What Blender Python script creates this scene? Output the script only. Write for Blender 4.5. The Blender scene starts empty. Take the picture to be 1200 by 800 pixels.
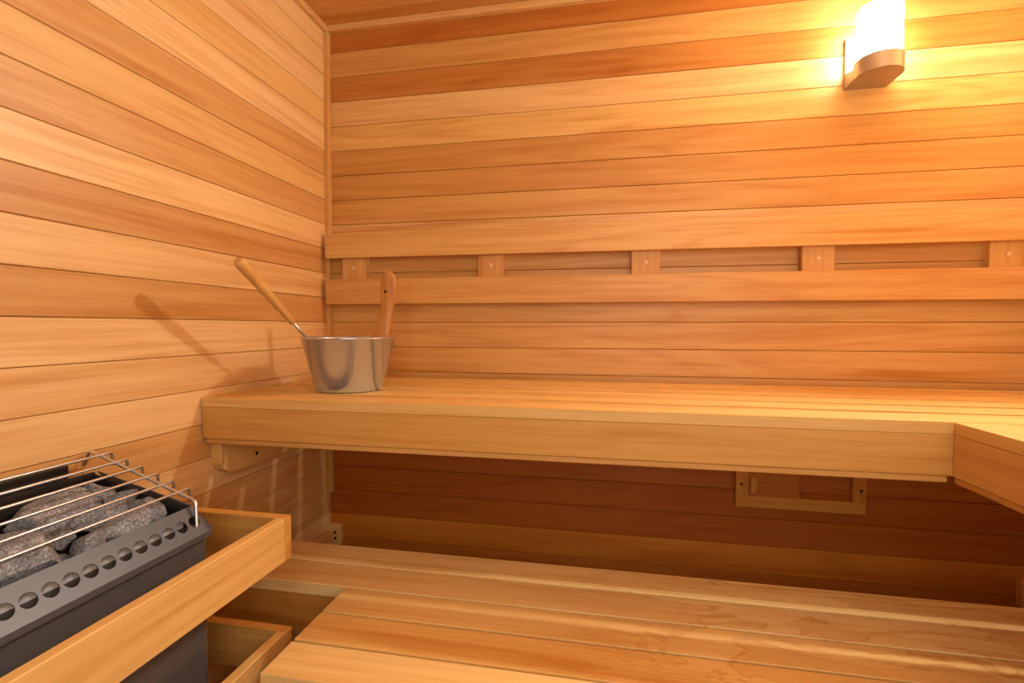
import bpy, bmesh, math, random
from mathutils import Vector, Matrix

random.seed(11)
R = random.Random(5)
C = bpy.context.scene.collection
ZF = 0.90                      # height of the upper bench top above the floor; below, z = 0 is that bench top
PI = math.pi


def lin(r, g, b):
    def f(c):
        c /= 255.0
        return c / 12.92 if c <= 0.04045 else ((c + 0.055) / 1.055) ** 2.4
    return (f(r), f(g), f(b), 1.0)


# ------------------------------------------------------------------ materials
def new_mat(name):
    m = bpy.data.materials.new(name)
    m.use_nodes = True
    nt = m.node_tree
    return m, nt, nt.nodes['Principled BSDF']


def node(nt, kind, **kw):
    n = nt.nodes.new(kind)
    for k, v in kw.items():
        setattr(n, k, v)
    return n


def wood_mat(name, rough=0.42, stain=False, ring=0.46, spec=0.3):
    m, nt, b = new_mat(name)
    L = nt.links.new
    uv = node(nt, 'ShaderNodeUVMap', uv_map='grain')
    tone = node(nt, 'ShaderNodeAttribute', attribute_name='tone')

    def scaled(su, sv):
        mp = node(nt, 'ShaderNodeMapping')
        mp.inputs['Scale'].default_value = (su, sv, 1)
        L(uv.outputs['UV'], mp.inputs['Vector'])
        return mp.outputs['Vector']

    def noise(vec, scale, detail, rough_=0.55, dist=0.0):
        n = node(nt, 'ShaderNodeTexNoise', noise_dimensions='2D')
        n.inputs['Scale'].default_value = scale
        n.inputs['Detail'].default_value = detail
        n.inputs['Roughness'].default_value = rough_
        n.inputs['Distortion'].default_value = dist
        L(vec, n.inputs['Vector'])
        return n.outputs['Fac']

    def math_(op, a, bb=None, c=None):
        n = node(nt, 'ShaderNodeMath', operation=op)
        for i, x in enumerate((a, bb, c)):
            if x is None:
                continue
            if isinstance(x, (int, float)):
                n.inputs[i].default_value = x
            else:
                L(x, n.inputs[i])
        return n.outputs[0]

    def remap(x, a, bb, c, d):
        n = node(nt, 'ShaderNodeMapRange')
        n.interpolation_type = 'SMOOTHSTEP'
        for i, v in ((1, a), (2, bb), (3, c), (4, d)):
            n.inputs[i].default_value = v
        L(x, n.inputs[0])
        return n.outputs[0]

    fine = noise(scaled(5, 420), 1, 2)
    med = noise(scaled(1.3, 48), 1, 4, 0.6)
    broad = noise(scaled(0.7, 8), 1, 3, 0.5, 0.5)
    rings = math_('PINGPONG', math_('MULTIPLY', broad, 9.0), 1.0)
    rings = math_('POWER', rings, 1.6)
    ticks = noise(scaled(30, 520), 1, 1)
    ticks = remap(ticks, 0.70, 0.80, 0, 1)
    patch = noise(scaled(1.4, 14), 1, 2)
    ticks = math_('MULTIPLY', ticks, remap(patch, 0.5, 0.65, 0, 0.5))
    heart = remap(noise(scaled(0.5, 11), 1, 3, 0.55, 0.4), 0.60, 0.74, 0, 1)
    d = math_('MULTIPLY', rings, ring)
    d = math_('MULTIPLY_ADD', remap(med, 0.3, 0.75, 0, 1), 0.44, d)
    d = math_('MULTIPLY_ADD', remap(fine, 0.3, 0.7, 0, 1), 0.30, d)
    d = math_('MULTIPLY_ADD', heart, 0.60, d)
    d = math_('ADD', d, ticks)
    d = math_('MAXIMUM', math_('SUBTRACT', d, 0.34), -0.10)
    mix = node(nt, 'ShaderNodeMix', data_type='RGBA', blend_type='MULTIPLY')
    mix.clamp_factor = False
    L(d, mix.inputs['Factor'])
    L(tone.outputs['Color'], mix.inputs[6])
    mix.inputs[7].default_value = (0.78, 0.58, 0.36, 1)
    col = mix.outputs[2]
    if stain:                                   # dried water marks: brown tide lines on the boards
        tc = node(nt, 'ShaderNodeTexCoord')
        mp = node(nt, 'ShaderNodeMapping')
        mp.inputs['Scale'].default_value = (3.0, 9.0, 1.0)
        L(tc.outputs['Object'], mp.inputs['Vector'])
        nz = noise(mp.outputs['Vector'], 1.0, 4, 0.55, 0.6)
        line = math_('ABSOLUTE', math_('SUBTRACT', nz, 0.52))
        line = remap(line, 0.0, 0.03, 1, 0)
        inner = remap(nz, 0.52, 0.56, 0, 0.45)
        sx = node(nt, 'ShaderNodeSeparateXYZ')
        L(tc.outputs['Object'], sx.inputs[0])
        area = remap(sx.outputs[0], -0.5, 0.15, 0, 1)
        f2 = math_('MULTIPLY', math_('MAXIMUM', line, inner), math_('MULTIPLY', area, 0.62))
        mx = node(nt, 'ShaderNodeMix', data_type='RGBA', blend_type='MULTIPLY')
        L(f2, mx.inputs['Factor'])
        L(col, mx.inputs[6])
        mx.inputs[7].default_value = (0.72, 0.47, 0.24, 1)
        col = mx.outputs[2]
    L(col, b.inputs['Base Color'])
    b.inputs['Specular IOR Level'].default_value = spec
    rr = math_('MULTIPLY_ADD', med, 0.16, rough - 0.08)
    L(rr, b.inputs['Roughness'])
    bump = node(nt, 'ShaderNodeBump')
    bump.inputs['Strength'].default_value = 0.12
    bump.inputs['Distance'].default_value = 0.001
    L(fine, bump.inputs['Height'])
    L(bump.outputs[0], b.inputs['Normal'])
    return m


def plain_mat(name, col, rough=0.5, metal=0.0, spec=0.5, noise_amt=0.0, noise_scale=60, coat=0.0):
    m, nt, b = new_mat(name)
    L = nt.links.new
    b.inputs['Base Color'].default_value = col
    b.inputs['Roughness'].default_value = rough
    b.inputs['Metallic'].default_value = metal
    b.inputs['Specular IOR Level'].default_value = spec
    b.inputs['Coat Weight'].default_value = coat
    b.inputs['Coat Roughness'].default_value = 0.12
    tc = node(nt, 'ShaderNodeTexCoord')
    n = node(nt, 'ShaderNodeTexNoise')
    n.inputs['Scale'].default_value = noise_scale
    n.inputs['Detail'].default_value = 5
    L(tc.outputs['Object'], n.inputs['Vector'])
    mr = node(nt, 'ShaderNodeMapRange')
    mr.inputs[3].default_value = 1 - noise_amt
    mr.inputs[4].default_value = 1 + noise_amt
    L(n.outputs['Fac'], mr.inputs[0])
    mx = node(nt, 'ShaderNodeMix', data_type='RGBA', blend_type='MULTIPLY')
    mx.inputs['Factor'].default_value = 1
    mx.inputs[6].default_value = col
    L(mr.outputs[0], mx.inputs[7])
    L(mx.outputs[2], b.inputs['Base Color'])
    return m


def stone_mat():
    m, nt, b = new_mat('rough grey stone')
    L = nt.links.new
    tc = node(nt, 'ShaderNodeTexCoord')
    oi = node(nt, 'ShaderNodeObjectInfo')
    n = node(nt, 'ShaderNodeTexNoise')
    n.inputs['Scale'].default_value = 260
    n.inputs['Detail'].default_value = 6
    n.inputs['Roughness'].default_value = 0.75
    L(tc.outputs['Object'], n.inputs['Vector'])
    n2 = node(nt, 'ShaderNodeTexNoise')
    n2.inputs['Scale'].default_value = 38
    n2.inputs['Detail'].default_value = 5
    L(tc.outputs['Object'], n2.inputs['Vector'])
    cr = node(nt, 'ShaderNodeValToRGB')
    e = cr.color_ramp.elements
    e[0].position, e[0].color = 0.34, lin(78, 80, 84)
    e[1].position, e[1].color = 0.68, lin(206, 212, 222)
    e.new(0.50).color = lin(138, 143, 152)
    L(n.outputs['Fac'], cr.inputs[0])
    mr = node(nt, 'ShaderNodeMapRange')
    mr.inputs[1].default_value, mr.inputs[2].default_value = 0.3, 0.7
    mr.inputs[3].default_value, mr.inputs[4].default_value = 0.6, 1.15
    L(n2.outputs['Fac'], mr.inputs[0])
    mx = node(nt, 'ShaderNodeMix', data_type='RGBA', blend_type='MULTIPLY')
    mx.inputs['Factor'].default_value = 1
    L(cr.outputs[0], mx.inputs[6])
    L(mr.outputs[0], mx.inputs[7])
    tone = node(nt, 'ShaderNodeMix', data_type='RGBA', blend_type='MULTIPLY')
    tone.inputs['Factor'].default_value = 1
    L(mx.outputs[2], tone.inputs[6])
    L(oi.outputs['Color'], tone.inputs[7])
    L(tone.outputs[2], b.inputs['Base Color'])
    b.inputs['Roughness'].default_value = 0.85
    bump = node(nt, 'ShaderNodeBump')
    bump.inputs['Strength'].default_value = 0.6
    bump.inputs['Distance'].default_value = 0.003
    L(n.outputs['Fac'], bump.inputs['Height'])
    L(bump.outputs[0], b.inputs['Normal'])
    return m


CEDAR = wood_mat('cedar boards', rough=0.40)
BENCH = wood_mat('bench timber', rough=0.44, ring=0.32)
STAINED = wood_mat('bench timber with water marks', rough=0.40, ring=0.30, stain=True)
HANDLE = wood_mat('turned handle wood', rough=0.35, ring=0.25)
STEEL = plain_mat('brushed stainless steel', (0.60, 0.70, 0.85, 1), 0.20, 0.84, noise_amt=0.04, noise_scale=30)
WIRE = plain_mat('stainless wire', (0.70, 0.72, 0.74, 1), 0.34, 1.0, noise_amt=0.05)
LEDGE = plain_mat('grey painted steel', lin(84, 86, 92), 0.42, 0.2, noise_amt=0.06, noise_scale=90)
BLACK = plain_mat('black sheet steel', lin(46, 42, 40), 0.42, 0.3, noise_amt=0.15, noise_scale=40)
BODY = plain_mat('dark glossy heater panel', lin(112, 114, 118), 0.26, 0.55, noise_amt=0.12, noise_scale=25)
LINER = plain_mat('galvanised liner', lin(206, 208, 212), 0.45, 0.15, noise_amt=0.05)
FIXTURE = plain_mat('satin lamp metal', lin(178, 166, 152), 0.38, 0.55, noise_amt=0.02)
DARKHOLE = plain_mat('dark screw recess', lin(40, 26, 18), 0.7)
SCREW = plain_mat('pale wood plug', lin(228, 186, 132), 0.5)
TILE = plain_mat('floor tile', lin(120, 104, 88), 0.55, noise_amt=0.12, noise_scale=8)
DOOR = plain_mat('dark door leaf', lin(74, 68, 64), 0.4, noise_amt=0.08, noise_scale=6)
STONE = stone_mat()


def glow_mat(name, col, strength):
    m, nt, b = new_mat(name)
    b.inputs['Base Color'].default_value = (0.9, 0.88, 0.84, 1)
    b.inputs['Roughness'].default_value = 0.4
    b.inputs['Emission Color'].default_value = col
    b.inputs['Emission Strength'].default_value = strength
    return m


SHADE = glow_mat('lit frosted glass', (1.0, 0.95, 0.86, 1), 1800.0)
SHADE_SIDE = glow_mat('dimmer frosted glass', (1.0, 0.95, 0.86, 1), 24.0)

# ------------------------------------------------------------------ mesh helpers
TL = (.79, .53, .24, 1)
TY = (.76, .49, .165, 1)
TM = (.65, .365, .115, 1)
TD = (.54, .265, .065, 1)
TR = (.46, .145, .018, 1)
TX = (.38, .085, .006, 1)


def mixt(a, b, t):
    return tuple(a[i] * (1 - t) + b[i] * t for i in range(3)) + (1.0,)


def new_bm():
    bm = bmesh.new()
    bm.loops.layers.uv.new('grain')
    bm.loops.layers.float_color.new('tone')
    return bm


def finish(bm, faces, axis, tone, off):
    uv = bm.loops.layers.uv['grain']
    cl = bm.loops.layers.float_color['tone']
    ax = {'x': 0, 'y': 1, 'z': 2}[axis] if isinstance(axis, str) else None
    for f in faces:
        n = f.normal
        if ax is None:
            cross = None
        else:
            others = [i for i in range(3) if i != ax]
            cross = others[0] if abs(n[others[0]]) < abs(n[others[1]]) else others[1]
        for l in f.loops:
            co = l.vert.co
            if ax is None:
                u, v = co.dot(axis), co.cross(axis).x + co.cross(axis).y * 0.7 + co.cross(axis).z * 0.4
            elif abs(n[ax]) > 0.9:             # end grain
                u, v = co[others[0]] * 0.3 + off[0], co[others[1]] + off[1]
            else:
                u, v = co[ax] + off[0], co[cross] + off[1]
            l[uv].uv = (u, v)
            l[cl] = tone


def box(bm, x0, x1, y0, y1, z0, z1, axis='x', tone=TM, bev=0.002, seg=1):
    t = bmesh.new()
    bmesh.ops.create_cube(t, size=1)
    for v in t.verts:
        v.co = Vector(((x0 + x1) / 2 + v.co.x * (x1 - x0), (y0 + y1) / 2 + v.co.y * (y1 - y0), (z0 + z1) / 2 + v.co.z * (z1 - z0)))
    if bev > 0:
        bmesh.ops.bevel(t, geom=list(t.edges), offset=bev, segments=seg, affect='EDGES', profile=0.5)
    merge(bm, t, axis, tone)


def merge(bm, t, axis='x', tone=TM, smooth=False):
    bmesh.ops.recalc_face_normals(t, faces=list(t.faces))
    vm = {v: bm.verts.new(v.co) for v in t.verts}
    fs = []
    for f in t.faces:
        nf = bm.faces.new([vm[v] for v in f.verts])
        nf.smooth = smooth
        fs.append(nf)
    bm.normal_update()
    finish(bm, fs, axis, tone, (R.uniform(0, 60), R.uniform(0, 60)))
    t.free()


def prism(bm, pts, axis_dir, a0, a1, axis='x', tone=TM, bev=0.0015):
    """outline pts (2D) extruded along a world axis; axis_dir 'x': pts=(y,z), 'y': pts=(x,z), 'z': pts=(x,y)"""
    t = bmesh.new()

    def mk(p, a):
        return {'x': (a, p[0], p[1]), 'y': (p[0], a, p[1]), 'z': (p[0], p[1], a)}[axis_dir]
    lo = [t.verts.new(mk(p, a0)) for p in pts]
    hi = [t.verts.new(mk(p, a1)) for p in pts]
    t.faces.new(lo)
    t.faces.new(hi)
    n = len(pts)
    for i in range(n):
        t.faces.new([lo[i], lo[(i + 1) % n], hi[(i + 1) % n], hi[i]])
    bmesh.ops.recalc_face_normals(t, faces=list(t.faces))
    if bev:
        eds = [e for e in t.edges if len(e.link_faces) == 2 and e.calc_face_angle(0) > 0.6]
        bmesh.ops.bevel(t, geom=eds, offset=bev, segments=1, affect='EDGES')
    merge(bm, t, axis, tone)


def tube(bm, pts, rad, seg=10, tone=TM, cap=True, axis=Vector((0, 1, 0))):
    t = bmesh.new()
    pts = [Vector(p) for p in pts]
    rads = rad if isinstance(rad, (list, tuple)) else [rad] * len(pts)
    rings = []
    prev = None
    for i, p in enumerate(pts):
        a = pts[max(0, i - 1)]
        b = pts[min(len(pts) - 1, i + 1)]
        d = (b - a).normalized()
        if prev is None:
            up = Vector((0, 0, 1)) if abs(d.z) < 0.9 else Vector((1, 0, 0))
            s = d.cross(up).normalized()
        else:
            s = (prev - d * prev.dot(d)).normalized()
        prev = s
        w = d.cross(s)
        rings.append([t.verts.new(p + (s * math.cos(2 * PI * k / seg) + w * math.sin(2 * PI * k / seg)) * rads[i]) for k in range(seg)])
    for i in range(len(rings) - 1):
        for k in range(seg):
            t.faces.new([rings[i][k], rings[i][(k + 1) % seg], rings[i + 1][(k + 1) % seg], rings[i + 1][k]])
    if cap:
        t.faces.new(rings[0])
        t.faces.new(rings[-1])
    merge(bm, t, axis, tone, True)


def lathe(bm, prof, centre, seg=48, tone=TM, axis='z', a0=0.0, a1=2 * PI):
    """profile of (radius, height) turned about a vertical axis through centre"""
    t = bmesh.new()
    full = abs(a1 - a0 - 2 * PI) < 1e-6
    n = seg if full else seg + 1
    cols = []
    for k in range(n):
        a = a0 + (a1 - a0) * k / seg
        cols.append([t.verts.new((centre[0] + r * math.cos(a), centre[1] + r * math.sin(a), centre[2] + h)) for r, h in prof])
    for k in range(seg):
        p, q = cols[k], cols[(k + 1) % n]
        for i in range(len(prof) - 1):
            t.faces.new([p[i], q[i], q[i + 1], p[i + 1]])
    bmesh.ops.remove_doubles(t, verts=list(t.verts), dist=1e-5)
    merge(bm, t, axis, tone, True)


def fillet(pts, r, n=4):
    """round the inner corners of a polyline"""
    pts = [Vector(p) for p in pts]
    out = [pts[0]]
    for i in range(1, len(pts) - 1):
        a, b, c = pts[i - 1], pts[i], pts[i + 1]
        d1, d2 = (a - b), (c - b)
        k = min(r, d1.length * 0.45, d2.length * 0.45)
        p, q = b + d1.normalized() * k, b + d2.normalized() * k
        for j in range(n + 1):
            s = j / n
            out.append(p * (1 - s) ** 2 + b * 2 * s * (1 - s) + q * s * s)
    out.append(pts[-1])
    return out


def obj(name, bm, m, parent=None, loc=None):
    """ONE mesh object; the bmesh is in room coordinates, its origin goes to loc (or its parent's origin)"""
    origin = Vector(parent['_o']) if parent is not None else Vector(loc if loc is not None else (0, 0, 0))
    for v in bm.verts:
        v.co -= origin
    me = bpy.data.meshes.new(name)
    bm.to_mesh(me)
    bm.free()
    o = bpy.data.objects.new(name, me)
    me.materials.append(m)
    C.objects.link(o)
    if parent is not None:
        o.parent = parent
        o['_o'] = list(origin)
    else:
        o.location = origin + Vector((0, 0, ZF))
        o['_o'] = list(origin)
    return o


def tag(o, label, cat, group=None):
    o['label'] = label
    o['category'] = cat
    if group:
        o['group'] = group
    return o


def thing(name, label, cat, loc, group=None):
    o = bpy.data.objects.new(name, None)
    o.empty_display_size = 0.05
    C.objects.link(o)
    o.location = Vector(loc) + Vector((0, 0, ZF))
    o['_o'] = list(loc)
    return tag(o, label, cat, group)


def struct(name, bm, m, parent=None):
    o = obj(name, bm, m, parent)
    if parent is None:
        o['kind'] = 'structure'
    return o


# ------------------------------------------------------------------ room shell
XR = 2.29            # right wall
YF = -2.30           # front wall, behind the photographer
ZC = 1.288           # ceiling
PITCH = 0.0908
Z8 = 0.0183          # one of the board joints, the same on every wall


def rows():
    k = math.floor((-ZF - Z8) / PITCH)
    out = []
    while Z8 + k * PITCH < ZC:
        out.append((k, max(Z8 + k * PITCH, -ZF), min(Z8 + (k + 1) * PITCH, ZC)))
        k += 1
    return out


# colour of each board, with red under-bench shade painted into the low back rows; bottom row upward (k is the joint below the board)
LEFT_T = {-2: mixt(TM, TD, .5), -1: TL, 0: mixt(TL, TM, .25), 1: TL, 2: TD, 3: mixt(TL, TM, .35), 4: TD, 5: mixt(TL, TY, .3),
          6: mixt(TM, TD, .55), 7: mixt(TM, TY, .45), 8: mixt(TM, TD, .6), 9: TL, 10: mixt(TY, TM, .25), 11: TL, 12: mixt(TL, TY, .5), 13: TL}
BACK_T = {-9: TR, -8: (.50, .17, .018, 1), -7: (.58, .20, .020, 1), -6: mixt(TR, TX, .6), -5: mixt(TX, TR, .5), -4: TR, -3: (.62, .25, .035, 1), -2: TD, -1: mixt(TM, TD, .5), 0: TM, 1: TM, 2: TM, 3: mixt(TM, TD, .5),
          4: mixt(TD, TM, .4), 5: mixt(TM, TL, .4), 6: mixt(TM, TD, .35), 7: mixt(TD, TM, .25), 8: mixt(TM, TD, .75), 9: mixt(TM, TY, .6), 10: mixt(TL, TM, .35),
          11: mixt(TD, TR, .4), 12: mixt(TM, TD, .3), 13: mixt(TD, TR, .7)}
def soft(t):                                      # direct lamp light painted in: paler, less red tones on the left wall
    m = (.70, .47, .23)
    return tuple(t[i] * .76 + m[i] * .24 for i in range(3)) + (1.0,)


bm = new_bm()
for k, z0, z1 in rows():
    box(bm, -0.018, 0, YF, 0.0, z0 + 0.0006, z1 - 0.0006, 'y', soft(LEFT_T.get(k, R.choice([TM, TL]))), 0.0016)
box(bm, -0.03, -0.016, YF, 0.02, -ZF, ZC, 'y', TX, 0)
struct('wall_left', bm, CEDAR)
bm = new_bm()
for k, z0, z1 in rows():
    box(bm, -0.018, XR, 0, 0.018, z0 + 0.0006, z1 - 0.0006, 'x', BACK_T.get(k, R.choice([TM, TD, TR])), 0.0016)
box(bm, -0.03, XR, 0.016, 0.03, -ZF, ZC, 'x', TX, 0)
struct('wall_back', bm, CEDAR)
bm = new_bm()
for k, z0, z1 in rows():
    box(bm, XR, XR + 0.018, YF, 0.018, z0 + 0.0006, z1 - 0.0006, 'y', R.choice([TM, TD, TL, TM]), 0.0016)
box(bm, XR + .016, XR + .03, YF, 0.02, -ZF, ZC, 'y', TX, 0)
struct('wall_right', bm, CEDAR)
bm = new_bm()                                   # front wall; unseen window opening added to let fill light in
DX0, DX1, DZ, DS = 0.66, 2.20, 1.20, -0.12      # sill raised above bench height to keep fill off the under-bench
for k, z0, z1 in rows():
    t1 = R.choice([TM, TD, TL, TM])
    for a, b in ((0, DX0), (DX1, XR)):
        box(bm, a, b, YF - 0.018, YF, z0 + 0.0006, z1 - 0.0006, 'x', t1, 0.0016)
    if z0 > DZ - 0.05 or z1 < DS + 0.05:
        box(bm, DX0, DX1, YF - 0.018, YF, z0 + 0.0006, z1 - 0.0006, 'x', t1, 0.0016)
struct('wall_front', bm, CEDAR)
bm = new_bm()
box(bm, 0.02, DX0 - 0.03, YF, YF + 0.03, -ZF, DZ, 'z', TX, 0.003)
struct('door_1', bm, DOOR)
bm = new_bm()
y = 0.018
i = 0
ct = [mixt(TM, TD, .6), TM, mixt(TM, TD, .8), mixt(TM, TL, .3), mixt(TM, TD, .5)]
while y > YF:
    box(bm, -0.018, XR, max(y - PITCH, YF) + .0006, y - .0006, ZC, ZC + 0.018, 'x', ct[i % 5], 0.0016)
    y -= PITCH
    i += 1
box(bm, -0.03, XR + .03, YF - .02, 0.03, ZC + .016, ZC + .03, 'x', TX, 0)
struct('ceiling', bm, CEDAR)
bm = new_bm()
box(bm, -0.03, XR + 0.03, YF - 0.6, 0.03, -ZF - 0.02, -ZF, 'x', TM, 0)
struct('floor', bm, TILE)

# trim strips
bm = new_bm()
box(bm, 0.0, 0.016, -0.022, 0.0, -0.445, ZC - 0.02, 'z', TM, 0.0015)
struct('trim_1', bm, BENCH)
bm = new_bm()
box(bm, 0.0, 0.016, YF, -0.022, ZC - 0.022, ZC, 'y', mixt(TM, TL, .4), 0.0015)
struct('trim_2', bm, BENCH)
bm = new_bm()
box(bm, 0.0, XR, -0.022, 0.0, ZC - 0.022, ZC, 'x', mixt(TM, TL, .4), 0.0015)
struct('trim_3', bm, BENCH)

# ------------------------------------------------------------------ upper bench
W = 0.606
BZ = lambda: mixt(TY, TM, R.uniform(0.05, .35))
ub = thing('upper_bench', 'long upper slatted cedar bench along the back wall carrying the steel bucket', 'bench', (1.1, -0.3, -0.119))
edges = [-W, -0.498, -0.390, -0.282, -0.174, -0.066, -0.014]
for i in range(6):
    y0, y1 = edges[i], edges[i + 1]
    bm = new_bm()
    box(bm, 0.003, XR - 0.003 if i else 1.700, y0 + (0.0 if i == 0 else 0.011), y1 - 0.011, -0.024, 0.0, 'x', mixt(TM, TY, .6) if i == 0 else BZ(), 0.0004, 1)
    if i == 0:
        box(bm, 1.700, XR - 0.003, y0 + 0.003, y1 - 0.009, -0.024, 0.0, 'x', BZ(), 0.001, 1)
    obj('slat', bm, BENCH, ub)
bm = new_bm()
box(bm, 0.003, 1.716, -W, -W + 0.024, -0.107, -0.0245, 'x', (.62, .325, .082, 1), 0.002)
obj('fascia_board', bm, BENCH, ub)
bm = new_bm()
box(bm, 0.008, 1.690, -W + 0.005, -W + 0.040, -0.121, -0.1075, 'x', mixt(TM, TD, .4), 0.002)
obj('lower_lip', bm, BENCH, ub)
bm = new_bm()                                    # bracing under the slats
box(bm, 0.034, 1.66, -W + 0.026, -W + 0.050, -0.105, -0.0245, 'x', TM, 0.002)
obj('front_rail', bm, BENCH, ub)
bm = new_bm()
box(bm, 0.034, XR - 0.034, -0.048, -0.024, -0.105, -0.0245, 'x', TD, 0.002)
obj('rear_rail', bm, BENCH, ub)

bm = new_bm()
prism(bm, [(-0.577, -0.122), (-0.577, -0.180), (-0.566, -0.198), (-0.545, -0.211), (-0.512, -0.216), (-0.025, -0.216), (-0.025, -0.122)],
      'x', 0.0, 0.032, 'y', mixt(TM, TY, .5), 0.002)
cl = obj('wall_cleat', bm, BENCH, ub)
bm = new_bm()
tube(bm, [(0.0315, -0.442, -0.186), (0.0330, -0.442, -0.186)], 0.0055, 12)
obj('screw', bm, DARKHOLE, cl)['label'] = 'dark countersunk screw'

# side bench along the right wall
sb = thing('side_bench', 'upper side bench running towards the viewer at the right edge', 'bench', (2.0, -1.2, -0.119))
xs = [1.694, 1.812, 1.930, 2.048, 2.166, XR - 0.003]
for i in range(5):
    bm = new_bm()
    box(bm, xs[i] + (0 if i == 0 else .006), xs[i + 1] - .006, -1.62, -W - 0.004, -0.024, 0.0, 'y', BZ(), 0.001, 1)
    obj('slat', bm, BENCH, sb)
bm = new_bm()
box(bm, 1.694, 1.718, -1.62, -W - 0.0003, -0.107, -0.0245, 'y', mixt(TM, TD, .15), 0.002)
obj('fascia_board', bm, BENCH, sb)
bm = new_bm()
box(bm, 1.699, 1.734, -1.62, -W + 0.002, -0.121, -0.1075, 'y', mixt(TM, TD, .4), 0.002)
obj('lower_lip', bm, BENCH, sb)

# ------------------------------------------------------------------ lower bench
lz = -0.45
lb = thing('lower_bench', 'lower slatted bench with water stained boards beneath the upper bench', 'bench', (1.2, -0.66, -0.6))
XC = 0.412                                       # cut-out for the heater
le = [-0.405, -0.512, -0.620, -0.722, -0.824, -0.925]
ltone = [(.86, .60, .25, 1), (.86, .60, .25, 1), (.82, .54, .20, 1), (.80, .51, .18, 1), (.84, .57, .22, 1)]
for i in range(5):
    bm = new_bm()
    x0 = 0.034 if i < 2 else XC
    box(bm, x0, XR - 0.034, le[i + 1] + 0.0035, le[i] - 0.0035, lz - 0.030, lz, 'x', ltone[i], 0.0015, 2)
    obj('slat', bm, STAINED if i < 4 else BENCH, lb)
bm = new_bm()
box(bm, 0.034, XC - 0.002, -0.612, -0.590, lz - 0.13, lz - 0.0305, 'x', (.58, .27, .05, 1), 0.002)  # orange bounce light of the shade put into the skirt colour
obj('skirt_board', bm, BENCH, lb)
bm = new_bm()
box(bm, XC, XC + 0.024, -0.905, -0.5895, lz - 0.13, lz - 0.0305, 'y', mixt(TM, TD, .4), 0.002)
obj('end_board', bm, BENCH, lb)
bm = new_bm()
box(bm, XC, XR - 0.034, -0.922, -0.906, lz - 0.13, lz - 0.0305, 'x', mixt(TM, TD, .3), 0.002)
obj('front_board', bm, BENCH, lb)
bm = new_bm()
box(bm, 0.034, XR - 0.034, -0.440, -0.416, lz - 0.115, lz - 0.0305, 'x', mixt(TM, TD, .3), 0.002)
obj('rear_board', bm, BENCH, lb)
for x in (0.60, 1.35, 2.05):                     # trestle legs, out of sight under the slats
    for yy in (-0.46, -0.895):
        bm = new_bm()
        box(bm, x, x + 0.045, yy, yy + 0.04, -ZF, lz - 0.0305, 'z', TM, 0.003)
        obj('leg', bm, BENCH, lb)


def ledger(xa, xb, xe0, xe1, label):
    t = thing('bench_ledger', label, 'bench support', ((xa + xb) / 2, -0.3, -0.63))
    bm = new_bm()
    box(bm, xa, xb, -0.60, -0.032, -0.640, -0.581, 'y', mixt(TM, TL, .4), 0.002)
    obj('rail', bm, BENCH, t)
    bm = new_bm()
    box(bm, xe0, xe1, -0.030, 0.0, -0.640, -0.563, 'z', mixt(TM, TY, .5), 0.002)
    b = obj('end_block', bm, BENCH, t)
    for dz in (-0.590, -0.612):
        bm = new_bm()
        tube(bm, [((xe0 + xe1) / 2 + .008, -0.0295, dz), ((xe0 + xe1) / 2 + .008, -0.0312, dz)], 0.0055, 10)
        obj('bolt', bm, DARKHOLE, b)
    return t


ledger(0.0, 0.032, 0.002, 0.052, 'left wall ledger with two dark bolts in the back left corner')
ledger(XR - 0.032, XR, XR - 0.056, XR - 0.002, 'right ledger end block with dark bolts at the right picture edge')

# ------------------------------------------------------------------ backrest
br = thing('backrest', 'two rail cedar backrest on wooden battens across the back wall', 'backrest', (1.1, 0, 0.26))
for z0, z1, tn in ((0.432, 0.523, mixt(TM, TY, .35)), (0.264, 0.356, mixt(TM, TD, .25))):
    bm = new_bm()
    box(bm, 0.016, XR - 0.01, -0.052, -0.031, z0, z1, 'x', tn, 0.003, 2)
    obj('rail', bm, CEDAR, br)
for x0 in (0.073, 0.589, 1.110, 1.624, 2.124):
    bm = new_bm()
    box(bm, x0, x0 + 0.092, -0.030, 0.0, 0.285, 0.50, 'z', mixt(TM, TD, R.uniform(0, .4)), 0.002)
    bt = obj('batten', bm, BENCH, br)
    bm = new_bm()
    tube(bm, [(x0 + .046, -0.0295, 0.396), (x0 + .046, -0.0325, 0.396), (x0 + .046, -0.0335, 0.396)], [0.0075, 0.0075, 0.005], 14)
    obj('plug', bm, SCREW, bt)

# ------------------------------------------------------------------ sliding wall vent
vt = thing('sliding_vent', 'small wooden wall vent with sliding shutter below the upper bench', 'vent', (1.634, 0, -0.395))
VX0, VX1, VZ0, VZ1 = 1.445, 1.822, -0.396, -0.235
bm = new_bm()  # orange bounce light under the bench is painted into the vent tones
fw = 0.037
box(bm, VX0, VX1, -0.020, 0, VZ0, VZ0 + fw, 'x', (.60, .27, .045, 1), 0.0015)
box(bm, VX0, VX1, -0.020, 0, VZ1 - fw, VZ1, 'x', (.60, .27, .045, 1), 0.0015)
box(bm, VX0, VX0 + fw, -0.0199, 0, VZ0 + fw - .001, VZ1 - fw + .001, 'z', (.60, .27, .045, 1), 0.0)
box(bm, VX1 - fw, VX1, -0.0199, 0, VZ0 + fw - .001, VZ1 - fw + .001, 'z', (.60, .27, .045, 1), 0.0)
fr = obj('vent_frame', bm, BENCH, vt)
for x in (1.462, 1.808):
    bm = new_bm()
    tube(bm, [(x, -0.0195, -0.322), (x, -0.0212, -0.322)], 0.0045, 12)
    obj('screw', bm, DARKHOLE, fr)
bm = new_bm()
box(bm, VX0 + fw - .002, 1.637, -0.012, -0.004, VZ0 + fw - .002, VZ1 - fw + .002, 'x', (.50, .18, .022, 1), 0.001)
sh = obj('shutter', bm, CEDAR, vt)
bm = new_bm()
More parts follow.
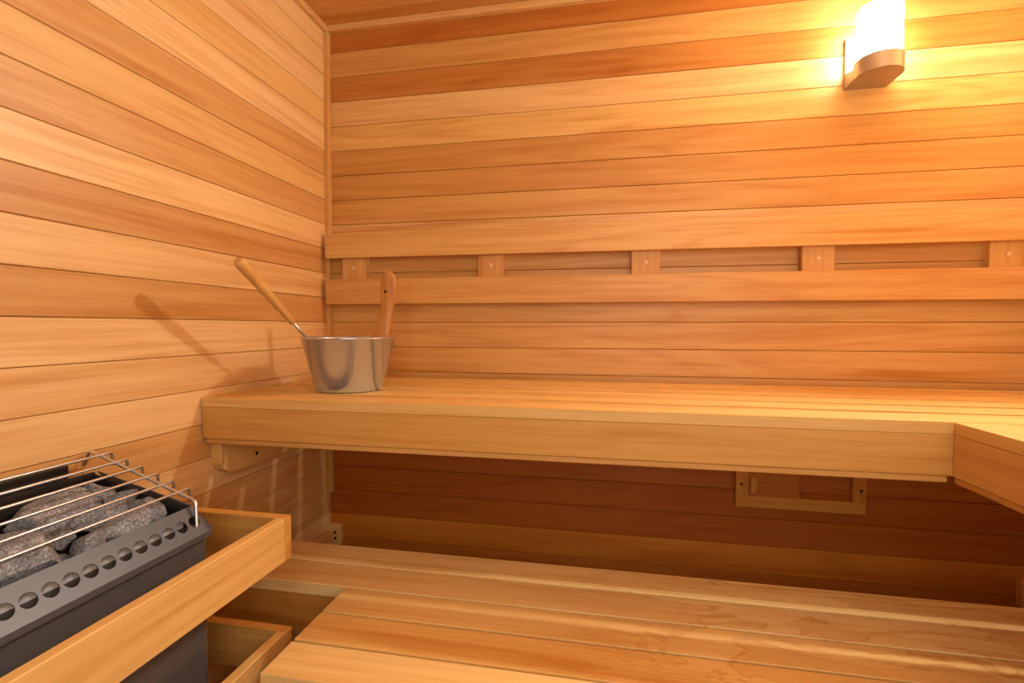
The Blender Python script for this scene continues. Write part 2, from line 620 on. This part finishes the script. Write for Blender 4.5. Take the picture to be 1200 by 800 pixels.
box(bm, 1.490, 1.508, -0.022, -0.0115, -0.348, -0.298, 'z', (.64, .31, .06, 1), 0.003, 2)
obj('knob', bm, BENCH, sh)

# ------------------------------------------------------------------ wall lamp
lp = thing('wall_lamp', 'lit wall lamp with white frosted shade on the back wall', 'lamp', (1.80, 0, 0.912))
LX, LY, LR = 1.8005, -0.080, 0.0595
bm = new_bm()
box(bm, 1.741, 1.860, -0.010, 0.0, 0.912, 1.064, 'z', TM, 0.0012)
obj('wall_plate', bm, FIXTURE, lp)
bm = new_bm()
prism(bm, [(-0.0095, 0.912), (-0.0095, 0.958), (-0.062, 0.944), (-0.062, 0.912)], 'x', 1.7412, 1.8598, 'x', TM, 0.001)
obj('arm', bm, FIXTURE, lp)
bm = new_bm()
pl = []
for k in range(25):
    a = PI + PI * k / 24
    pl.append((LX + LR * math.cos(a), LY + LR * math.sin(a)))
pl += [(LX + LR, -0.0625), (LX - LR, -0.0625)]
prism(bm, pl, 'z', 0.9125, 0.958, 'x', TM, 0.0)
obj('cup', bm, FIXTURE, lp)
bm = new_bm()
sr = 0.0555
HA0, HA1 = PI * 1.30, PI * 1.72          # hot arc added: narrowed to spare the wall glare and sharpen shadows
prof = [(0.0, 0.9582), (sr, 0.9582), (sr, 0.975)]
lathe(bm, prof, (LX, LY + 0.002, 0), 40)
prof = [(sr, 1.065), (sr, 1.098), (sr - .003, 1.106), (sr - .010, 1.110), (0.0, 1.110)]
lathe(bm, prof, (LX, LY + 0.002, 0), 40)
lathe(bm, [(sr, 0.975), (sr, 1.065)], (LX, LY + 0.002, 0), 28, a0=HA1 - 2 * PI, a1=HA0)
sd = obj('shade', bm, SHADE_SIDE, lp)
bm = new_bm()
lathe(bm, [(sr, 0.975), (sr, 1.065)], (LX, LY + 0.002, 0), 20, a0=HA0, a1=HA1)
obj('bright_front', bm, SHADE, sd)

# ------------------------------------------------------------------ bucket and ladle
BX, BY = 0.298, -0.388
bk = thing('sauna_bucket', 'round stainless steel water bucket standing on the upper bench', 'bucket', (BX, BY, 0.0))
bm = new_bm()
prof = [(0.0, 0.004), (0.088, 0.004), (0.0905, 0.001), (0.0930, 0.004), (0.1290, 0.1480), (0.1325, 0.1490), (0.1335, 0.1515), (0.1315, 0.1530), (0.1285, 0.1520),
        (0.1270, 0.1480), (0.0905, 0.0075), (0.0, 0.0065)]
lathe(bm, prof, (BX, BY, 0), 72)
obj('bowl', bm, STEEL, bk)
# curved wooden hand hold on the far side of the rim
bm = new_bm()
t = bmesh.new()
rad = Vector((0.060, 0.095, 0)).normalized()          # outward
tan = Vector((0.985, 0.12, 0)).normalized()             # across the board
nrm = Vector((-tan.y, tan.x, 0))
base = Vector((BX, BY, 0)) + rad * 0.116
#      height, outward offset, sideways, half width
spine = [(0.090, -0.014, -0.014, 0.034), (0.125, -0.010, -0.012, 0.032), (0.150, -0.006, -0.008, 0.0275), (0.168, -0.004, -0.002, 0.0205), (0.188, -0.002, 0.003, 0.0170), (0.215, 0.000, 0.006, 0.0162),
         (0.240, 0.001, 0.008, 0.0175), (0.270, 0.001, 0.012, 0.0210), (0.300, -0.001, 0.016, 0.0235), (0.322, -0.003, 0.019, 0.0225), (0.338, -0.005, 0.020, 0.0185), (0.348, -0.006, 0.020, 0.0125), (0.352, -0.006, 0.020, 0.005)]
rows_ = []
for h, o, s, w in spine:
    c = base + rad * o + tan * s + Vector((0, 0, h))
    th = 0.0085
    sec = []
    for k in range(12):
        a = 2 * PI * k / 12
        ca, sa = math.cos(a), math.sin(a)
        ex = math.copysign(abs(ca) ** 0.6, ca) * w * 1.1
        ey = math.copysign(abs(sa) ** 0.6, sa) * th
        sec.append(t.verts.new(c + tan * ex + nrm * ey))
    rows_.append(sec)
for i in range(len(rows_) - 1):
    for k in range(12):
        t.faces.new([rows_[i][k], rows_[i][(k + 1) % 12], rows_[i + 1][(k + 1) % 12], rows_[i + 1][k]])
t.faces.new(rows_[0])
t.faces.new(rows_[-1])
merge(bm, t, 'z', mixt(TD, TR, .35), True)
hd = obj('handle', bm, HANDLE, bk)
hd['label'] = 'curved wooden hand hold with a small hole'
bm = new_bm()
hc = base + tan * 0.008 + Vector((0, 0, 0.290))
tube(bm, [hc - nrm * 0.0100, hc + nrm * 0.0100], 0.0042, 12)
obj('hole', bm, DARKHOLE, hd)

P0 = Vector((0.2, -0.456, 0.157))
PT = Vector((0.2, -0.705, 0.334))
PD = (PT - P0).normalized()
ld = thing('ladle', 'long handled sauna ladle leaning out of the steel bucket', 'ladle', tuple(P0 - PD * 0.2))
bm = new_bm()
hl = (PT - P0).length
hs = 0.063
prof = [(hs, 0.0072), (hs + 0.004, 0.0086), (hs + .03, 0.0090), (hs + .10, 0.0108), (hs + .163, 0.0124), (hs + .166, 0.0110), (hs + .169, 0.0124), (hs + .176, 0.0126), (hs + .179, 0.0112), (hs + .182, 0.0127),
        (hl - .012, 0.0140), (hl - .004, 0.0132), (hl, 0.0100)]
tube(bm, [P0 + PD * d for d, r in prof], [r for d, r in prof], 20, mixt(TM, TD, .35), axis=PD.copy())
obj('handle', bm, HANDLE, ld)
bm = new_bm()
lb_c = Vector((0.225, -0.372, 0.060))
tube(bm, [P0 + PD * (hs + .01), P0, P0 - PD * .05, lb_c + Vector((-0.012, -0.030, 0.024))], 0.0036, 12)
obj('shaft', bm, WIRE, ld)
bm = new_bm()
prof = [(0.0, -0.022), (0.018, -0.018), (0.030, -0.006), (0.036, 0.018), (0.0345, 0.018), (0.0285, -0.005), (0.017, -0.0165), (0.0, -0.0205)]
lathe(bm, prof, lb_c, 28)
obj('bowl', bm, STEEL, ld)

# ------------------------------------------------------------------ heater
ht = thing('sauna_heater', 'dark steel electric sauna heater by the left wall with perforated top rim', 'heater', (0.15, -1.12, -0.75))
HY0, HY1 = -1.36, -0.895            # near and far end of the inner opening
IX, OX = 0.248, 0.282               # inner and outer edge of the sloping rim
IZ, OZ = -0.162, -0.210
bm = new_bm()
bmh = bmesh.new()


def P_front(s, tt):                 # s: y position, tt 0 inner .. 1 outer
    return Vector((IX + (OX - IX) * tt, s, IZ + (OZ - IZ) * tt))


def plate(cell_pts, hole, fn, t, width, nseg=24):
    """one cell of the rim, s0..s1 long and width wide (tt 0..1), with a round hole at (sc, tc), radius r"""
    s0, s1 = cell_pts
    sc, tc, r = hole
    x0, x1, y0, y1 = s0 - sc, s1 - sc, -tc * width, (1 - tc) * width
    ang = [2 * PI * k / nseg for k in range(nseg)] + [math.atan2(yy, xx) % (2 * PI) for xx in (x0, x1) for yy in (y0, y1)]
    ang = sorted(ang)
    ring, outer = [], []
    for a in ang:
        ca, sa = math.cos(a), math.sin(a)
        f = min((x1 / ca) if ca > 1e-9 else ((x0 / ca) if ca < -1e-9 else 1e9), (y1 / sa) if sa > 1e-9 else ((y0 / sa) if sa < -1e-9 else 1e9))
        ring.append(t.verts.new(fn(sc + r * ca, tc + r * sa / width)))
        outer.append(t.verts.new(fn(sc + f * ca, tc + f * sa / width)))
    n = len(ang)
    for k in range(n):
        j = (k + 1) % n
        t.faces.new([ring[k], ring[j], outer[j], outer[k]])


wl = math.hypot(OX - IX, OZ - IZ)
SP = 0.0272
n_h = 17
for k in range(n_h):
    c = -0.909 - SP * k
    plate((c - SP / 2, c + SP / 2), (c, 0.52, 0.0112), P_front, bmh, wl)
yA = -0.909 + SP / 2                # rim runs on to the corner


def quad(t, pts):
    t.faces.new([t.verts.new(p) for p in pts])


quad(bmh, [P_front(yA, 0), P_front(HY1, 0), P_front(HY1, 1), P_front(yA, 1)])
# rounded corner
NC = 8
EO = 0.030
for k in range(NC):
    a0, a1 = PI / 2 * k / NC, PI / 2 * (k + 1) / NC

    def cp(a):
        return Vector((IX + (OX - IX) * math.cos(a), HY1 + EO * math.sin(a), OZ))
    bmh.faces.new([bmh.verts.new(p) for p in (Vector((IX, HY1, IZ)), cp(a0), cp(a1))])


# far end strip, rising towards the wall
def P_end(s, tt):                   # s: x, from IX down to .03
    zi = IZ + (IX - s) / (IX - 0.03) * 0.055
    return Vector((s, HY1 + EO * tt, zi + (OZ - IZ) * tt))


plate((IX - 0.040, IX), (IX - 0.019, 0.55, 0.0110), P_end, bmh, wl)
plate((IX - 0.080, IX - 0.040), (IX - 0.060, 0.55, 0.0110), P_end, bmh, wl)
quad(bmh, [P_end(0.03, 0), P_end(IX - .080, 0), P_end(IX - .080, 1), P_end(0.03, 1)])
# turned-down outer flange
fl = [P_front(HY0 - .02, 1), P_front(HY1, 1)] + [Vector((IX + (OX - IX) * math.cos(PI / 2 * k / NC), HY1 + EO * math.sin(PI / 2 * k / NC), OZ)) for k in range(1, NC + 1)] + [P_end(0.03, 1)]
for p, q in zip(fl[:-1], fl[1:]):
    quad(bmh, [p, q, q - Vector((0, 0, 0.010)), p - Vector((0, 0, 0.010))])
bmesh.ops.remove_doubles(bmh, verts=list(bmh.verts), dist=2e-4)
merge(bm, bmh, 'y', TM)
rim = obj('perforated_rim', bm, LEDGE, ht)
sol = rim.modifiers.new('thickness', 'SOLIDIFY')
sol.thickness = 0.0018
sol.offset = 0
# body shell
bm = new_bm()
bx, by1 = 0.270, -0.878
prism(bm, [(0.022, HY0 - .03), (bx - .012, HY0 - .03), (bx, HY0 - .018), (bx, by1 - .014), (bx - .004, by1 - .004), (bx - .014, by1), (0.022, by1),
           (0.022, by1 - .004), (bx - .016, by1 - .004), (bx - .004, by1 - .016), (bx - .004, HY0 - .014), (bx - .016, HY0 - .026), (0.022, HY0 - .026)],
      'z', -0.76, -0.2105, 'z', TM, 0.0)
obj('outer_casing', bm, BODY, ht)
# inner bin: liner walls and bottom
bm = new_bm()
box(bm, 0.236, 0.240, HY0, HY1 - .012, -0.34, -0.168, 'y', TM, 0)
obj('liner', bm, LINER, ht)
bm = new_bm()
box(bm, 0.240, 0.264, HY0, HY1 - .010, -0.205, -0.200, 'y', TM, 0)  # shelf made black to stand in for the shadow band behind the holes
box(bm, 0.026, 0.236, HY0, HY1 - .004, -0.345, -0.340, 'y', TM, 0)
prism(bm, [(0.03, -0.34), (0.236, -0.34), (0.236, IZ - .006), (0.03, IZ + .050)], 'y', HY1 - .008, HY1 - .004, 'x', TM, 0)
box(bm, 0.026, 0.236, HY0 - .006, HY0, -0.34, -0.17, 'x', TM, 0)
box(bm, 0.022, 0.030, HY0, HY1 - .004, -0.60, -0.108, 'y', TM, 0.001)
obj('inner_bin', bm, BLACK, ht)
bm = new_bm()
box(bm, 0.0, 0.012, HY0, -0.935, -0.70, -0.086, 'y', TM, 0.001)
box(bm, 0.012, 0.022, HY0, -0.94, -0.70, -0.25, 'y', TM, 0.0)
obj('back_plate', bm, BLACK, ht)
for yy in (-1.30, -0.93):
    for xx in (0.06, 0.23):
        bm = new_bm()
        tube(bm, [(xx, yy, -ZF), (xx, yy, -ZF + .01), (xx, yy, -ZF + .01), (xx, yy, -0.76)], [0.018, 0.018, 0.011, 0.011], 14)
        obj('leg', bm, BLACK, ht)

# ------------------------------------------------------------------ wire guard over the stones
gd = thing('stone_guard', 'wire guard of thin steel rods laid over the heater stones', 'guard', (0.15, -1.1, -0.2))


def rz(x):
    return -0.0560 - 0.338 * x


for k in range(6):
    x = 0.0475 + 0.0363 * k
    tip = -0.880 - 0.0 * k
    bm = new_bm()
    pts = fillet([(x, -1.345, rz(x) - .028), (x, -1.345, rz(x)), (x, tip, rz(x)), (x, tip, rz(x) - 0.026)], 0.007, 5)
    tube(bm, pts, 0.0027, 8)
    obj('rod', bm, WIRE, gd)
bm = new_bm()
pts = fillet([(0.0015, -0.898, rz(0) - .040), (0.013, -0.897, rz(.013) - .0054), (0.262, -0.900, rz(.262) - .0054), (0.2715, -0.908, rz(.27) - .050), (0.2655, -0.909, rz(.27) - .056)], 0.009, 5)
tube(bm, pts, 0.0033, 10)
obj('cross_rod', bm, WIRE, gd)

# ------------------------------------------------------------------ stones


def stone(seed, c, size, rot, label, group, tone=1.0):
    rr = random.Random(seed)
    t = bmesh.new()
    bmesh.ops.create_icosphere(t, subdivisions=4, radius=1)
    for _ in range(11):                          # broken facets: clip the ball with random planes
        n = Vector((rr.gauss(0, 1), rr.gauss(0, 1), rr.gauss(0, 1))).normalized()
        d = rr.uniform(0.52, 0.80)
        for v in t.verts:
            k = v.co.dot(n) - d
            if k > 0:
                v.co -= n * k
    for v in t.verts:
        v.co += v.co.normalized() * (rr.uniform(-.012, .012) + 0.03 * math.sin(v.co.x * 7 + seed) * math.cos(v.co.y * 6 + seed))
    M = Matrix.Rotation(rot[2], 4, 'Z') @ Matrix.Rotation(rot[1], 4, 'Y') @ Matrix.Rotation(rot[0], 4, 'X')
    for v in t.verts:
        v.co = M @ Vector((v.co.x * size[0], v.co.y * size[1], v.co.z * size[2])) + Vector(c)
    bm = new_bm()
    merge(bm, t, 'x', TM, False)
    o = obj('sauna_stone', bm, STONE, None, c)
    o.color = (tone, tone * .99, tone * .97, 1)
    return tag(o, label, 'stone', group)


G = 'stones in the heater'
#        centre                      half sizes (y long)      rotation               label
STONES = [
    (1, (0.085, -1.005, -0.150), (0.050, 0.112, 0.034), (.10, .22, .05), 'largest flat grey stone, in the middle of the heater beneath the wires', 1.05),
    (2, (0.196, -1.160, -0.166), (0.036, 0.100, 0.040), (.05, .10, -.05), 'long speckled grey stone lying against the perforated rim at lower left', 1.05),
    (3, (0.140, -1.110, -0.160), (0.034, 0.076, 0.026), (-.1, .25, .05), 'flat slab stone behind the long speckled stone at the left picture edge', .85),
    (4, (0.140, -0.975, -0.164), (0.036, 0.056, 0.032), (.1, .25, .1), 'flat pale stone right of the largest one, mid heater', 1.0),
    (5, (0.197, -0.990, -0.174), (0.032, 0.050, 0.036), (.2, .1, -.3), 'pointed pale stone touching the rim left of the big wedge stone', 1.1),
    (6, (0.200, -1.048, -0.180), (0.030, 0.036, 0.036), (.5, .3, .2), 'small angular stone with one light face in the front row', 1.0),
    (7, (0.194, -0.938, -0.170), (0.036, 0.036, 0.036), (.2, -.3, .4), 'blocky wedge stone in the front corner near the wire hook', .95),
    (8, (0.075, -0.932, -0.146), (0.034, 0.030, 0.036), (.3, .2, .7), 'rounded split stone near the far back corner of the heater', .95),
    (9, (0.128, -0.930, -0.152), (0.028, 0.026, 0.034), (-.3, .4, .2), 'brownish angular stone along the far end of the heater', .80),
    (10, (0.165, -0.930, -0.160), (0.022, 0.024, 0.028), (.6, .1, .3), 'little dark stone tucked under the end cross rod', .65),
    (11, (0.080, -1.125, -0.160), (0.036, 0.048, 0.028), (.1, -.1, .3), 'grey stone left of the largest one at the picture edge', .9),
    (12, (0.192, -1.096, -0.200), (0.028, 0.032, 0.026), (.4, .2, 0), 'darkest small stone in the gap of the front row', .35),
    (13, (0.140, -1.050, -0.172), (0.024, 0.026, 0.020), (.2, .5, .8), 'small thin stone between the slab and the largest stone', .75),
]
for s, c, sz, rot, label, tn in STONES:
    stone(s, c, sz, rot, label, G, tn)
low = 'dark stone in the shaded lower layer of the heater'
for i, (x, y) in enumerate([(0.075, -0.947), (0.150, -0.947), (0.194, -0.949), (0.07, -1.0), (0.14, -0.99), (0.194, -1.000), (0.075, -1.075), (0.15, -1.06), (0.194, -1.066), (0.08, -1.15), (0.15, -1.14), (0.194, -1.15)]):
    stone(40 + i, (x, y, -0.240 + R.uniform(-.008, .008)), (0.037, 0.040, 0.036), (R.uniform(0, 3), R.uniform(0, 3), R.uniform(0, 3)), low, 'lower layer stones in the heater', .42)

# ------------------------------------------------------------------ wooden guard rails round the heater


def guard(z0, z1, label, xo, y_end, tn):
    g = thing('heater_fence', label, 'guard rail', (0.2, -1.1, z0))
    bm = new_bm()
    box(bm, xo - 0.021, xo, -1.62, y_end - 0.0215, z0, z1, 'y', tn, 0.0015)
    obj('front_rail', bm, BENCH, g)
    bm = new_bm()
    box(bm, 0.0, xo + 0.0005, y_end - 0.021, y_end, z0, z1, 'x', (.64, .34, .085, 1), 0.0015)  # deeper orange: bounced light painted into the end rail tone
    obj('end_rail', bm, BENCH, g)
    return g


guard(-0.327, -0.232, 'upper wooden safety rail around the heater', 0.349, -0.736, mixt(TY, TM, .25))
guard(-0.573, -0.478, 'lower wooden safety rail around the heater near the floor', 0.352, -0.742, mixt(TY, TM, .35))

# ------------------------------------------------------------------ light
w = bpy.data.worlds.new('World')
bpy.context.scene.world = w
w.use_nodes = True
bg = w.node_tree.nodes['Background']
bg.inputs['Color'].default_value = (1.0, 0.96, 0.88, 1)
bg.inputs['Strength'].default_value = 3.5
pl_ = bpy.data.lights.new('fill_portal', 'AREA')  # guides world fill through the added opening
pl_.shape = 'RECTANGLE'
pl_.size = DX1 - DX0
pl_.size_y = DZ - DS
pl_.cycles.is_portal = True
po = bpy.data.objects.new('fill_portal', pl_)
po.location = ((DX0 + DX1) / 2, YF - 0.01, (DZ + DS) / 2 + ZF)
po.rotation_euler = (PI / 2, 0, 0)
C.objects.link(po)

# ------------------------------------------------------------------ camera
cam = bpy.data.cameras.new('camera')
cam.sensor_width = 36.0
cam.lens = 36.0 * 576.09 / 1200.0
cam.clip_start = 0.02
co = bpy.data.objects.new('camera', cam)
C.objects.link(co)
yaw, pitch, roll = math.radians(10.784), math.radians(1.710), math.radians(0.102)
fwd = Vector((-math.sin(yaw), math.cos(yaw), 0))
rt = Vector((math.cos(yaw), math.sin(yaw), 0))
up = Vector((0, 0, 1))
f2 = fwd * math.cos(pitch) - up * math.sin(pitch)
u2 = up * math.cos(pitch) + fwd * math.sin(pitch)
r3 = rt * math.cos(roll) + u2 * math.sin(roll)
u3 = u2 * math.cos(roll) - rt * math.sin(roll)
M = Matrix((r3, u3, -f2)).transposed().to_4x4()
M.translation = Vector((1.02856, -1.70, 0.18334 + ZF))
co.matrix_world = M
sc = bpy.context.scene
sc.camera = co
sc.view_settings.view_transform = 'Standard'
sc.view_settings.look = 'None'
sc.view_settings.gamma = 1.0
sc.view_settings.use_curve_mapping = False
sc.view_settings.exposure = 0.0
sc.cycles.diffuse_bounces = 8
sc.cycles.max_bounces = 12
for o in bpy.data.objects:
    if '_o' in o:
        del o['_o']
